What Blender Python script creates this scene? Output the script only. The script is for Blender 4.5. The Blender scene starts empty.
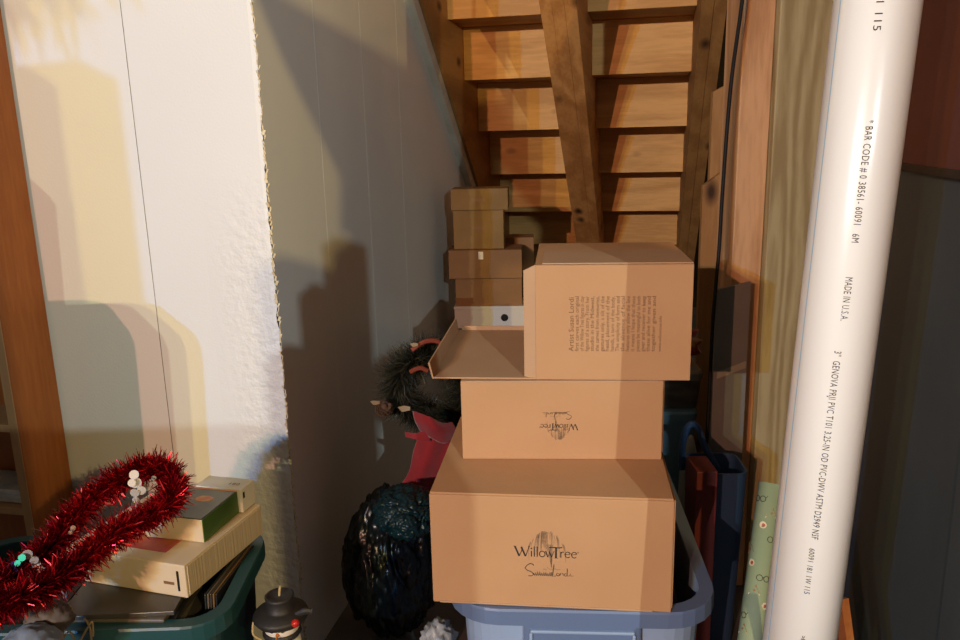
import bpy, bmesh, math, random
from math import sin, cos, pi, radians
from mathutils import Vector, Matrix
random.seed(7)
scene = bpy.context.scene
col = scene.collection

# ------------------------------------------------------------------ camera
FPX, PITCH, ROLL, H = 786.6, .2255, .0239, 1.25
cam = bpy.data.objects.new('camera', bpy.data.cameras.new('camera'))
col.objects.link(cam)
cam.data.sensor_width = 36
cam.data.lens = FPX * 36 / 960
cam.data.clip_start = .02
up0 = Vector((0, sin(PITCH), cos(PITCH))); fw0 = Vector((0, cos(PITCH), -sin(PITCH))); rt0 = Vector((1, 0, 0))
cx = rt0 * cos(ROLL) - up0 * sin(ROLL)
cy = rt0 * sin(ROLL) + up0 * cos(ROLL)
m = Matrix((cx, cy, -fw0)).transposed().to_4x4()
m.translation = (0, 0, H)
cam.matrix_world = m
scene.camera = cam
scene.view_settings.view_transform = 'Standard'
scene.view_settings.look = 'None'
scene.view_settings.gamma = 1
scene.view_settings.exposure = 0
scene.view_settings.use_curve_mapping = False

# ------------------------------------------------------------------ light
w = bpy.data.worlds.new('world'); scene.world = w; w.use_nodes = True
w.node_tree.nodes['Background'].inputs[0].default_value = (1, .83, .62, 1)
w.node_tree.nodes['Background'].inputs[1].default_value = .14

def lamp(loc, colr, power, r=.012):
    l = bpy.data.lights.new('ceiling_bulb', 'POINT'); l.color = colr; l.energy = power; l.shadow_soft_size = r
    o = bpy.data.objects.new('ceiling_bulb', l); o.location = loc; col.objects.link(o); return o
# three coloured bulbs of one fixture to the left, one warm fixture behind the camera
LA = [((-2.47, -3.5, 2.25), (0.083, 0.380, 1.000), 432.0),
      ((-2.31, -3.5, 2.25), (1.000, 0.800, 0.200), 240.0),
      ((-2.13, -3.5, 2.25), (0.943, 1.000, 0.642), 212.0),
      ((-1.8, -3.5, 2.2), (1.000, 0.490, 0.333), 408.0)]
LF = [((0.7, -1.3, 1.85), (0.800, 0.967, 1.000), 120.0),
      ((0.9, -1.0, 1.8), (1.000, 0.726, 0.290), 124.0)]
for p_, c_, e_ in LA: lamp(p_, c_, e_)
for p_, c_, e_ in LF: lamp(p_, c_, e_, .006)

# ------------------------------------------------------------------ helpers
def ray(x, y):
    a = (x - 480) / FPX; b = (y - 320) / FPX; c, s = cos(ROLL), sin(ROLL)
    U = c * a - s * b; V = s * a + c * b
    return Vector((U, cos(PITCH) - V * sin(PITCH), -sin(PITCH) - V * cos(PITCH)))
def at(x, y, Y=None, z=None):
    d = ray(x, y); t = Y / d.y if Y is not None else (z - H) / d.z
    return Vector((0, 0, H)) + d * t

def link(o, parent=None):
    col.objects.link(o)
    if parent is not None: o.parent = parent
    return o
def obj(name, bm, mat, parent=None, smooth=False):
    me = bpy.data.meshes.new(name)
    bmesh.ops.recalc_face_normals(bm, faces=bm.faces)
    bm.to_mesh(me); bm.free()
    if smooth:
        for p in me.polygons: p.use_smooth = True
    for mt in (mat if isinstance(mat, (list, tuple)) else [mat]): me.materials.append(mt)
    return link(bpy.data.objects.new(name, me), parent)
def obj_raw(name, verts, faces, mat, parent=None, mats=None):
    me = bpy.data.meshes.new(name); me.from_pydata(verts, [], faces)
    for mt in (mat if isinstance(mat, (list, tuple)) else [mat]): me.materials.append(mt)
    if mats: me.polygons.foreach_set('material_index', mats)
    me.update()
    return link(bpy.data.objects.new(name, me), parent)
def tag(o, label=None, cat=None, group=None, kind=None):
    for k, v in (('label', label), ('category', cat), ('group', group), ('kind', kind)):
        if v: o[k] = v
    return o
def thing(name, label, cat, loc=(0, 0, 0), yaw=0, group=None):
    """yaw in radians: positive turns the far end to the right"""
    o = bpy.data.objects.new(name, None); o.empty_display_size = .05; col.objects.link(o)
    o.location = loc; o.rotation_euler = (0, 0, -yaw)
    return tag(o, label, cat, group)
def box(bm, x0, x1, y0, y1, z0, z1, bev=0, seg=2, M=None):
    n = bmesh.new()
    vs = [n.verts.new((x, y, z)) for x in (x0, x1) for y in (y0, y1) for z in (z0, z1)]
    for f in ((0,1,3,2),(4,6,7,5),(0,4,5,1),(2,3,7,6),(0,2,6,4),(1,5,7,3)): n.faces.new([vs[i] for i in f])
    if bev: bmesh.ops.bevel(n, geom=n.edges[:], offset=bev, segments=seg, affect='EDGES', profile=.5)
    if M is not None: bmesh.ops.transform(n, matrix=M, verts=n.verts)
    me = bpy.data.meshes.new('t'); n.to_mesh(me); n.free(); bm.from_mesh(me); bpy.data.meshes.remove(me)
    return bm
def prism(bm, pts, a, b):
    """pts: list of Vector; extruded by Vector from a to b"""
    A = [bm.verts.new(p + a) for p in pts]; B = [bm.verts.new(p + b) for p in pts]; n = len(pts)
    bm.faces.new(A[::-1]); bm.faces.new(B)
    for i in range(n): bm.faces.new((A[i], A[(i+1) % n], B[(i+1) % n], B[i]))
    return bm
def tube(bm, pts, rad, seg=10, cap=True):
    pts = [Vector(p) for p in pts]; rings = []
    if not hasattr(rad, '__len__'): rad = [rad] * len(pts)
    ref = Vector((.13, .27, .95)).normalized()
    for i, p in enumerate(pts):
        t = (pts[min(i+1, len(pts)-1)] - pts[max(i-1, 0)]).normalized()
        u = t.cross(ref)
        if u.length < .05: u = t.cross(Vector((1, 0, 0)))
        u.normalize(); v = t.cross(u)
        rings.append([bm.verts.new(p + (u * cos(k*2*pi/seg) + v * sin(k*2*pi/seg)) * rad[i]) for k in range(seg)])
    for a, b in zip(rings, rings[1:]):
        for k in range(seg): bm.faces.new((a[k], a[(k+1) % seg], b[(k+1) % seg], b[k]))
    if cap: bm.faces.new(rings[0][::-1]); bm.faces.new(rings[-1])
    return bm
def rrect(wd, dp, r, z, seg=6, cxx=0, cyy=0):
    out = []
    for sx, sy, a0 in ((1, 1, 0), (-1, 1, 90), (-1, -1, 180), (1, -1, 270)):
        for k in range(seg + 1):
            a = radians(a0 + 90 * k / seg)
            out.append(Vector((cxx + sx * (wd/2 - r) + r * cos(a), cyy + sy * (dp/2 - r) + r * sin(a), z)))
    return out
def loft(bm, rings, cap0=True, cap1=True):
    R = [[bm.verts.new(p) for p in r] for r in rings]; n = len(R[0])
    for a, b in zip(R, R[1:]):
        for k in range(n): bm.faces.new((a[k], a[(k+1) % n], b[(k+1) % n], b[k]))
    if cap0: bm.faces.new(R[0][::-1])
    if cap1: bm.faces.new(R[-1])
    return bm
def lathe(bm, prof, seg=24, M=None):
    R = []
    for r, z in prof:
        R.append([bm.verts.new((r * cos(k*2*pi/seg), r * sin(k*2*pi/seg), z)) for k in range(seg)])
    for a, b in zip(R, R[1:]):
        for k in range(seg): bm.faces.new((a[k], a[(k+1) % seg], b[(k+1) % seg], b[k]))
    bm.faces.new(R[0][::-1]); bm.faces.new(R[-1])
    if M is not None: bmesh.ops.transform(bm, matrix=M, verts=bm.verts)
    return bm

# ------------------------------------------------------------------ materials
def mat(name, c, rough=.6, metal=0, c2=None, scale=8, bump=0, bscale=40, stretch=(1, 1, 1), spec=.5, detail=4, trans=0, alpha=1, sheen=0, contrast=(.35, .65)):
    mt = bpy.data.materials.new(name); mt.use_nodes = True; nt = mt.node_tree; N = nt.nodes; L = nt.links
    b = N['Principled BSDF']; b.inputs['Roughness'].default_value = rough; b.inputs['Metallic'].default_value = metal
    b.inputs['Specular IOR Level'].default_value = spec; b.inputs['Base Color'].default_value = (*c, 1)
    b.inputs['Transmission Weight'].default_value = trans; b.inputs['Alpha'].default_value = alpha
    b.inputs['Sheen Weight'].default_value = sheen
    tc = N.new('ShaderNodeTexCoord'); mp = N.new('ShaderNodeMapping'); mp.inputs['Scale'].default_value = stretch
    L.new(tc.outputs['Object'], mp.inputs['Vector'])
    if c2 is not None:
        n = N.new('ShaderNodeTexNoise'); n.inputs['Scale'].default_value = scale; n.inputs['Detail'].default_value = detail
        L.new(mp.outputs[0], n.inputs['Vector'])
        r = N.new('ShaderNodeValToRGB'); r.color_ramp.elements[0].position = contrast[0]; r.color_ramp.elements[1].position = contrast[1]
        r.color_ramp.elements[0].color = (*c, 1); r.color_ramp.elements[1].color = (*c2, 1)
        L.new(n.outputs['Fac'], r.inputs[0]); L.new(r.outputs[0], b.inputs['Base Color'])
    if bump:
        n = N.new('ShaderNodeTexNoise'); n.inputs['Scale'].default_value = bscale; n.inputs['Detail'].default_value = 6
        L.new(mp.outputs[0], n.inputs['Vector'])
        bp = N.new('ShaderNodeBump'); bp.inputs['Strength'].default_value = bump; bp.inputs['Distance'].default_value = .003
        L.new(n.outputs['Fac'], bp.inputs['Height']); L.new(bp.outputs[0], b.inputs['Normal'])
    return mt
def wood(name, c1, c2, axis='z', ring=26, rough=.6, knots=True, seed=0, knot=(.05, .02, .008)):
    """procedural pine: long warped grain along one axis, with knots"""
    mt = bpy.data.materials.new(name); mt.use_nodes = True; nt = mt.node_tree; N = nt.nodes; L = nt.links
    b = N['Principled BSDF']; b.inputs['Roughness'].default_value = rough; b.inputs['Specular IOR Level'].default_value = .35
    tc = N.new('ShaderNodeTexCoord'); mp = N.new('ShaderNodeMapping')
    st = {'x': (.12, 1, 1), 'y': (1, .12, 1), 'z': (1, 1, .12)}[axis]
    mp.inputs['Scale'].default_value = st; mp.inputs['Location'].default_value = (seed * 1.7, seed * .9, seed * 2.3)
    L.new(tc.outputs['Object'], mp.inputs['Vector'])
    n = N.new('ShaderNodeTexNoise'); n.inputs['Scale'].default_value = 5; n.inputs['Detail'].default_value = 2; L.new(mp.outputs[0], n.inputs['Vector'])
    mul = N.new('ShaderNodeMath'); mul.operation = 'MULTIPLY'; mul.inputs[1].default_value = ring; L.new(n.outputs['Fac'], mul.inputs[0])
    fr = N.new('ShaderNodeMath'); fr.operation = 'SINE'; L.new(mul.outputs[0], fr.inputs[0])
    n2 = N.new('ShaderNodeTexNoise'); n2.inputs['Scale'].default_value = 90; n2.inputs['Detail'].default_value = 3; L.new(mp.outputs[0], n2.inputs['Vector'])
    ad = N.new('ShaderNodeMath'); ad.operation = 'MULTIPLY_ADD'; ad.inputs[1].default_value = .28; L.new(fr.outputs[0], ad.inputs[0]); L.new(n2.outputs['Fac'], ad.inputs[2])
    r = N.new('ShaderNodeValToRGB'); r.color_ramp.elements[0].position = .22; r.color_ramp.elements[1].position = .8
    r.color_ramp.elements[0].color = (*c1, 1); r.color_ramp.elements[1].color = (*c2, 1); L.new(ad.outputs[0], r.inputs[0])
    last = r.outputs[0]
    if knots:
        mp2 = N.new('ShaderNodeMapping'); s2 = {'x': (.55, 1, 1), 'y': (1, .55, 1), 'z': (1, 1, .5)}[axis]
        mp2.inputs['Scale'].default_value = s2; mp2.inputs['Location'].default_value = (seed * .37, seed * 1.3, seed * .71)
        L.new(tc.outputs['Object'], mp2.inputs['Vector'])
        v = N.new('ShaderNodeTexVoronoi'); v.inputs['Scale'].default_value = 6.5; L.new(mp2.outputs[0], v.inputs['Vector'])
        kr = N.new('ShaderNodeValToRGB'); kr.color_ramp.elements[0].position = .05; kr.color_ramp.elements[0].color = (1, 1, 1, 1)
        kr.color_ramp.elements[1].position = .17; kr.color_ramp.elements[1].color = (0, 0, 0, 1); L.new(v.outputs['Distance'], kr.inputs[0])
        mx = N.new('ShaderNodeMix'); mx.data_type = 'RGBA'; L.new(kr.outputs[0], mx.inputs[0]); L.new(last, mx.inputs[6]); mx.inputs[7].default_value = (*knot, 1)
        last = mx.outputs[2]
    L.new(last, b.inputs['Base Color'])
    bp = N.new('ShaderNodeBump'); bp.inputs['Strength'].default_value = .25; bp.inputs['Distance'].default_value = .002
    L.new(ad.outputs[0], bp.inputs['Height']); L.new(bp.outputs[0], b.inputs['Normal'])
    return mt

M_card = mat('cardboard', (.54, .29, .135), .75, c2=(.50, .262, .118), scale=5, bump=.12, bscale=160, spec=.25)
M_card_in = mat('cardboard_inside', (.52, .31, .17), .8, c2=(.48, .28, .15), scale=7, bump=.15, bscale=160, spec=.2)
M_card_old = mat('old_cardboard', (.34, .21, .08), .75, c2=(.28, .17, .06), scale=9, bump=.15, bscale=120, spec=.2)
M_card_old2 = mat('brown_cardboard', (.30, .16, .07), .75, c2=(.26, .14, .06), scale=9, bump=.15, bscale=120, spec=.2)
M_ink = mat('black_print', (.035, .022, .014), .7)
M_ink_pale = mat('pale_brown_print', (.17, .085, .035), .8)
M_tree_ink = mat('faint_tree_print', (.33, .185, .09), .8)
M_white = mat('white_card', (.62, .60, .54), .6, bump=.05)
M_black = mat('black_plastic', (.012, .011, .010), .65, spec=.25)
M_hole = mat('dark_hole', (.01, .01, .01), .9)

# ------------------------------------------------------------------ the setting
YAW = .2139
A2 = Vector((cos(YAW), -sin(YAW), 0)); B2 = Vector((sin(YAW), cos(YAW), 0))
CORNER = Vector((-.444, 1.694, 0))

def wall_paint():
    mt = bpy.data.materials.new('white_wall_paint'); mt.use_nodes = True; nt = mt.node_tree; N = nt.nodes; L = nt.links
    b = N['Principled BSDF']; b.inputs['Roughness'].default_value = .55; b.inputs['Specular IOR Level'].default_value = .4
    tc = N.new('ShaderNodeTexCoord'); n = N.new('ShaderNodeTexNoise'); n.inputs['Scale'].default_value = 3; n.inputs['Detail'].default_value = 5
    L.new(tc.outputs['Object'], n.inputs['Vector'])
    r = N.new('ShaderNodeValToRGB'); r.color_ramp.elements[0].color = (.63, .63, .63, 1); r.color_ramp.elements[1].color = (.68, .68, .68, 1)
    L.new(n.outputs['Fac'], r.inputs[0]); L.new(r.outputs[0], b.inputs['Base Color'])
    # lumpy plaster close to the corner, plus a fine roller texture everywhere
    sep = N.new('ShaderNodeSeparateXYZ'); L.new(tc.outputs['Object'], sep.inputs[0])
    rx = N.new('ShaderNodeMapRange'); rx.inputs['From Min'].default_value = -.16; rx.inputs['From Max'].default_value = -.05; L.new(sep.outputs['X'], rx.inputs['Value'])
    rz = N.new('ShaderNodeMapRange'); rz.inputs['From Min'].default_value = 1.22; rz.inputs['From Max'].default_value = 1.0; L.new(sep.outputs['Z'], rz.inputs['Value'])
    mu = N.new('ShaderNodeMath'); mu.operation = 'MULTIPLY'; L.new(rx.outputs[0], mu.inputs[0]); L.new(rz.outputs[0], mu.inputs[1])
    n2 = N.new('ShaderNodeTexNoise'); n2.inputs['Scale'].default_value = 46; n2.inputs['Detail'].default_value = 3; L.new(tc.outputs['Object'], n2.inputs['Vector'])
    m2 = N.new('ShaderNodeMath'); m2.operation = 'MULTIPLY'; L.new(mu.outputs[0], m2.inputs[0]); L.new(n2.outputs['Fac'], m2.inputs[1])
    n3 = N.new('ShaderNodeTexNoise'); n3.inputs['Scale'].default_value = 180; L.new(tc.outputs['Object'], n3.inputs['Vector'])
    m3 = N.new('ShaderNodeMath'); m3.operation = 'MULTIPLY_ADD'; m3.inputs[1].default_value = .05; L.new(n3.outputs['Fac'], m3.inputs[0]); L.new(m2.outputs[0], m3.inputs[2])
    bp = N.new('ShaderNodeBump'); bp.inputs['Strength'].default_value = .9; bp.inputs['Distance'].default_value = .009
    L.new(m3.outputs[0], bp.inputs['Height']); L.new(bp.outputs[0], b.inputs['Normal'])
    return mt
M_wall = wall_paint()
M_side = mat('grey_wall_paint', (.74, .72, .66), .4, c2=(.66, .65, .61), scale=2.2, bump=.1, bscale=60, stretch=(1, 1, .35))
M_chip = mat('bare_plaster_edge', (.50, .38, .20), .9, c2=(.70, .62, .45), scale=60, bump=.8, bscale=90)
M_concrete = mat('concrete', (.16, .15, .14), .85, c2=(.11, .10, .09), scale=6, bump=.4, bscale=30)

bm = box(bmesh.new(), -3.5, 3.0, -4.6, 6, -.1, 0)
tag(obj('floor', bm, M_concrete), kind='structure')

def wall_frame(name, origin, yaw):
    e = thing(name, None, None, origin, yaw); e['kind'] = 'structure'; return e
# front face of the white wall: local x to the left is negative, corner at x = 0, with a vertical board joint
wf = wall_frame('wall_front', CORNER, YAW)
SEAM = -.300
bm = bmesh.new()
def panel(bm, x0, x1, jag_right=False):
    nx, nz = 24, 150; rows = []
    for j in range(nz + 1):
        z = 2.4 * j / nz; row = []
        for i in range(nx + 1):
            t = i / nx; x = x0 + (x1 - x0) * t; y = 0
            if jag_right and i == nx:
                x += -.0015 + random.uniform(-.002, .0015) - (.004 * random.random() if .85 < z < 1.3 else 0); y += .002
            row.append(bm.verts.new((x, y, z)))
        rows.append(row)
    for j in range(nz):
        for i in range(nx): bm.faces.new((rows[j][i], rows[j][i+1], rows[j+1][i+1], rows[j+1][i]))
panel(bm, SEAM + .0008, 0, True)
panel(bm, -2.0, SEAM - .0008)
obj('painted_panel', bm, M_wall, wf)
obj('board_joint', box(bmesh.new(), SEAM - .002, SEAM + .002, .003, .006, 0, 2.4), M_chip, wf)
bm = bmesh.new()          # rough bare edge of the plaster
for j in range(240):
    z = j * .01
    s = .0012 + .0010 * random.random() + (.0022 * random.random() ** 2 if .8 < z < 1.3 else 0)
    p = Vector((random.uniform(-.0015, .0012), random.uniform(-.0005, .002), z))
    box(bm, -s, s * .8, -s * .5, s, 0, .011, bev=.0008, seg=1, M=Matrix.Translation(p) @ Matrix.Rotation(random.uniform(-.5, .5), 4, 'Y'))
obj('chipped_edge', bm, M_chip, wf)
# side face, running away under the stairs
ws = wall_frame('wall_side', CORNER, YAW)
bm = bmesh.new(); nx, nz = 50, 30; rows = []
for j in range(nz + 1):
    rows.append([bm.verts.new((.0015 * sin(i * 2.1) * (i % 3 == 0), i / nx * 3.6, 2.4 * j / nz)) for i in range(nx + 1)])
for j in range(nz):
    for i in range(nx): bm.faces.new((rows[j][i], rows[j][i+1], rows[j+1][i+1], rows[j+1][i]))
obj('painted_face', bm, M_side, ws, smooth=True)
M_drip = mat('glossy_paint_runs', (.70, .68, .62), .5)
bm = bmesh.new()
for yy in (.30, .62, .95):
    box(bm, -.001, .0004, yy, yy + .010, 0, 2.4)
obj('board_seam', bm, M_drip, ws)
# wall on the right, slate below and dull red above, with a batten
M_slate = mat('slate_paint', (.080, .094, .098), .6, c2=(.066, .078, .082), scale=4, bump=.1)
M_red = mat('dull_red_paint', (.19, .052, .036), .7, c2=(.15, .042, .030), scale=5, bump=.2)
M_brown = mat('dark_brown_board', (.05, .026, .012), .7, c2=(.035, .018, .009), scale=7, stretch=(3, 3, .3), bump=.2)

# ------------------------------------------------------------------ staircase
S0 = Vector((-.094, 3.116, 1.6915)); RUN, RISE = .2529, .2018
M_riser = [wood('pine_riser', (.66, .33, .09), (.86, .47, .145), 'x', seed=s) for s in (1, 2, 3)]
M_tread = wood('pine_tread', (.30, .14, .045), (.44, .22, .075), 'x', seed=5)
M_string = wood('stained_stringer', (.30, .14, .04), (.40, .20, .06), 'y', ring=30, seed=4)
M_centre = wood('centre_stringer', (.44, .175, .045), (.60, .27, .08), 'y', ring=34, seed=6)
st = thing('staircase', 'open underside of a bare pine staircase rising toward the viewer beside the grey wall', 'stairs', (S0.x, S0.y, 0), YAW)
K0, K1 = -3, 7
sl0 = RISE / RUN
for k in range(K0, K1 + 1):
    y = RUN * k; z = S0.z - RISE * k
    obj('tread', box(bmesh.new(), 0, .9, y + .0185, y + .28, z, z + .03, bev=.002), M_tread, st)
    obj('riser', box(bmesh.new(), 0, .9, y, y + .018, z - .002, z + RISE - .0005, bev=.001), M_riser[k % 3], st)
def stringer(x0, x1, off, name, mt, y_top=RUN * -3 - .3):
    """off: how far in front of the tread corners its lower edge runs"""
    sl = RISE / RUN; pts = []
    yb = RUN * 7.9
    f = lambda y: S0.z - sl * y
    # lower edge passes through (y - off, f(y)); upper edge .06 behind the tread corners
    P_ = [Vector((0, y_top - off, f(y_top))), Vector((0, yb - off, max(f(yb), .0))), Vector((0, yb + .34, max(f(yb + .0), 0))), Vector((0, y_top + .34, f(y_top)))]
    bm = prism(bmesh.new(), P_, Vector((x0, 0, 0)), Vector((x1, 0, 0)))
    return obj(name, bm, mt, st)
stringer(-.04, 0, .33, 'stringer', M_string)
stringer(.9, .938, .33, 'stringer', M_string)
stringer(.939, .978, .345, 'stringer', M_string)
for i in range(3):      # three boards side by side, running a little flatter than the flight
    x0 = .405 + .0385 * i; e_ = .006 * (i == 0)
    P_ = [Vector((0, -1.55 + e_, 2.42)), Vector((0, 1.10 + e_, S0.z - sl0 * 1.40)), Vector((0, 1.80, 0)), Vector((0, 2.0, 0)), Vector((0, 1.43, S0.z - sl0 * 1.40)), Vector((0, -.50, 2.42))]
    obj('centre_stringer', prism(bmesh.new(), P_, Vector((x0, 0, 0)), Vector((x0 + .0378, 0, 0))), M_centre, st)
# pale trim running down the underside of the left stringer
M_trim = mat('grey_trim_paint', (.66, .60, .50), .6, c2=(.56, .50, .40), scale=12, bump=.3)
sl = RISE / RUN
pts = [Vector((0, y - .33 - e, S0.z - sl * y)) for y, e in ((-1.0, 0), (1.45, 0), (1.45, .075), (-1.0, .075))]
bm = prism(bmesh.new(), pts, Vector((-.05, 0, 0)), Vector((-.012, 0, 0)))
o = obj('trim_1', bm, M_trim); o['kind'] = 'structure'; o.location = (S0.x, S0.y, 0); o.rotation_euler = (0, 0, -YAW)
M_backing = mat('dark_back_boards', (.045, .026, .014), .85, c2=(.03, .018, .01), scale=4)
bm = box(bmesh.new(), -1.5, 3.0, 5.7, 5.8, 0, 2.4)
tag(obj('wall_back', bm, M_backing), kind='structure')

# ------------------------------------------------------------------ right side framing
M_pink = wood('pink_pine_stud', (.48, .235, .10), (.70, .39, .19), 'z', ring=30, seed=8, knot=(.16, .07, .03))
M_green = wood('green_treated_stud', (.32, .23, .10), (.46, .36, .18), 'z', ring=75, seed=3, knot=(.13, .09, .035))
M_orange = wood('orange_pine_board', (.36, .17, .055), (.48, .25, .09), 'z', ring=14, seed=11)
bm = box(bmesh.new(), .651, .727, 2.0, 2.14, 0, 2.4, bev=.003)
tag(obj('wall_stud', bm, M_pink), 'pinkish pine wall stud standing beside the black cable', 'stud')
bm = box(bmesh.new(), .7285, .90, 1.975, 2.013, 0, 2.4, bev=.003)
tag(obj('treated_stud', bm, M_green), 'wide greenish treated wood stud just left of the white pipe', 'stud')
def leaning_board(name, x0, x1, Y, ztop_l, ztop_r, th, mt, label):
    pts = [Vector((x0, Y, 0)), Vector((x1, Y, 0)), Vector((x1, Y, ztop_r)), Vector((x0, Y, ztop_l))]
    return tag(obj(name, prism(bmesh.new(), pts, Vector((0, 0, 0)), Vector((0, th, 0))), mt), label, 'board')
p0 = at(713, 92, Y=2.45); p1 = at(733, 78, Y=2.45)
leaning_board('pine_board', p0.x, p1.x + .02, 2.45, p0.z, p1.z, .02, M_orange, 'orange pine board with a slanted top between the stairs and the pink stud')
p0 = at(703, 186, Y=2.40); p1 = at(722, 172, Y=2.40)
leaning_board('pine_offcut', p0.x, p1.x, 2.40, p0.z, p1.z, .02, M_orange, 'shorter slant-topped pine board in front of the taller orange one')

# right wall
wr = wall_frame('wall_right', (.42, 0, 0), .25)
zed = at(890, 166, Y=1.55).z
obj('slate_panel', box(bmesh.new(), 0.0, .03, .8, 2.1, 0, zed, bev=.002), M_slate, wr)
obj('red_panel', box(bmesh.new(), -.006, .03, .8, 2.1, zed, 2.4, bev=.002), M_red, wr)
obj('ledge', box(bmesh.new(), -.010, .03, .8, 2.1, zed - .006, zed + .008, bev=.002), M_brown, wr)
obj('batten', box(bmesh.new(), -.008, .0, .93, 1.08, 0, zed - .008, bev=.002), M_slate, wr)
bm = box(bmesh.new(), .92, 1.2, 2.02, 2.06, 0, 2.4)
tag(obj('wall_recess', bm, M_brown), kind='structure')

# unseen objects added outside the picture to block lamps and shape wall shadows
M_blocker = mat('grey_blocker_plastic', (.10, .11, .12), .5)
def blocker_tote(z0, z1, x1, y0, y1, wd, label, r=.05):  # unseen tote shape, sized to cast the stepped shadow on the white wall
    bm = bmesh.new(); dp = y1 - y0
    loft(bm, [rrect(wd * .93, dp * .93, r, 0), rrect(wd, dp, r, (z1 - z0) * .9), rrect(wd, dp, r, (z1 - z0) - .035), rrect(wd - .012, dp - .012, r, (z1 - z0) - .016), rrect(wd - .035, dp - .035, r, (z1 - z0) - .005), rrect(wd - .07, dp - .07, r, z1 - z0 )])
    o = obj('tote_blocker', bm, M_blocker); o.location = (x1 - wd / 2, (y0 + y1) / 2, z0)
    return tag(o, label, 'storage tote', 'unseen shadow casters added left of the picture')
blocker_tote(0, .565, -1.012, .62, .90, .50, 'lowest of three unseen tote shapes added left to cast stepped shadows')
blocker_tote(.566, 1.136, -1.012, .62, .90, .50, 'middle of three unseen tote shapes added left to cast stepped shadows')
blocker_tote(1.137, 1.392, -1.205, .64, .88, .34, 'topmost small one of three unseen tote shapes added left to cast stepped shadows')
for nm, x0, x1, y0, z0, z1, lb in (('wide_blocker', .06, .335, -.60, 0, .74, 'lower of two wide unseen light blockers added behind the camera'), ('wide_blocker', .06, .335, -.60, .741, 1.46, 'upper of two wide unseen light blockers added behind the camera'),
        ('upright_blocker', .336, .365, -.38, 0, 1.52, 'thin upright light blocker added beside the wide blockers'), ('upright_blocker', .366, .39, -.38, 0, 1.57, 'thinnest upright light blocker added beside the wide blockers'),
        ('upright_blocker', .391, .425, -.38, 0, 1.61, 'plain upright light blocker added just right of the thinnest one'),
        ('upright_blocker', .575, .636, -.37, 0, 1.61, 'narrow upright light blocker added apart behind the camera'), ('upright_blocker', .645, .76, -.40, 0, 1.636, 'upright light blocker added under the left end of the slanted blocker'), ('upright_blocker', 1.0, 1.25, -.50, 0, 1.636, 'tall unseen support added at the far right under the slanted blocker')):
    o = obj(nm, box(bmesh.new(), x0, x1, y0, -.34, 0, z1 - z0, bev=.002), M_card); o.location.z = z0; tag(o, lb, 'box')  # added blockers that cut lamp light on the grey wall, cartons and pipe
o = obj('upright_blocker', box(bmesh.new(), -1.90, -1.61, -.85, -.70, 0, 1.82, bev=.004), M_card); tag(o, 'tallest unseen light blocker added at the left behind the camera', 'box')  # added to block one bulb along the left of the white wall
o = obj('board_blocker', box(bmesh.new(), .642, .656, -.93, -.90, 0, 1.815, bev=.001), M_brown); tag(o, 'dark narrow light-blocking board added upright behind the camera', 'board')  # added to keep a right-hand lamp off the pipe
o = obj('plank_blocker', prism(bmesh.new(), [Vector((.637, -.36, 1.637)), Vector((1.30, -.36, 1.637)), Vector((1.30, -.36, 1.745)), Vector((.58, -.36, 1.745)), Vector((.60, -.36, 1.715)), Vector((.640, -.36, 1.668))], Vector((0, 0, 0)), Vector((0, .02, 0))), M_brown)
tag(o, 'dark slant-ended light blocker added behind the camera on upright supports', 'board')  # added to give the lit patch on the grey wall its slanted edge

# ------------------------------------------------------------------ lettering helpers
def text_mesh(s, size, spacing=1.0):
    cu = bpy.data.curves.new('t', 'FONT'); cu.body = s; cu.size = size; cu.space_character = spacing; cu.resolution_u = 2
    o = bpy.data.objects.new('t', cu); col.objects.link(o)
    bpy.context.view_layer.update()
    me = bpy.data.meshes.new_from_object(o.evaluated_get(bpy.context.evaluated_depsgraph_get()))
    bpy.data.objects.remove(o); bpy.data.curves.remove(cu)
    v = [p.co.copy() for p in me.vertices]; f = [tuple(p.vertices) for p in me.polygons]
    bpy.data.meshes.remove(me)
    return v, f
def join(parts):
    V, F = [], []
    for v, f in parts:
        n = len(V); V += v; F += [tuple(i + n for i in q) for q in f]
    return V, F
def stroke(pts, w0, w1=None):
    """flat pen stroke in the XY plane"""
    if w1 is None: w1 = w0
    n = len(pts); V = []; F = []
    for i, (x, y) in enumerate(pts):
        a = pts[max(i-1, 0)]; b = pts[min(i+1, n-1)]; dx, dy = b[0]-a[0], b[1]-a[1]; l = math.hypot(dx, dy) or 1
        hw = (w0 + (w1 - w0) * i / (n - 1)) / 2
        V += [Vector((x - dy/l*hw, y + dx/l*hw, 0)), Vector((x + dy/l*hw, y - dx/l*hw, 0))]
    for i in range(n - 1): F.append((2*i, 2*i+1, 2*i+3, 2*i+2))
    return V, F
def arc(cx_, cy_, rx, ry, a0, a1, n=12):
    return [(cx_ + rx * cos(radians(a0 + (a1-a0)*i/n)), cy_ + ry * sin(radians(a0 + (a1-a0)*i/n))) for i in range(n+1)]
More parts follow.
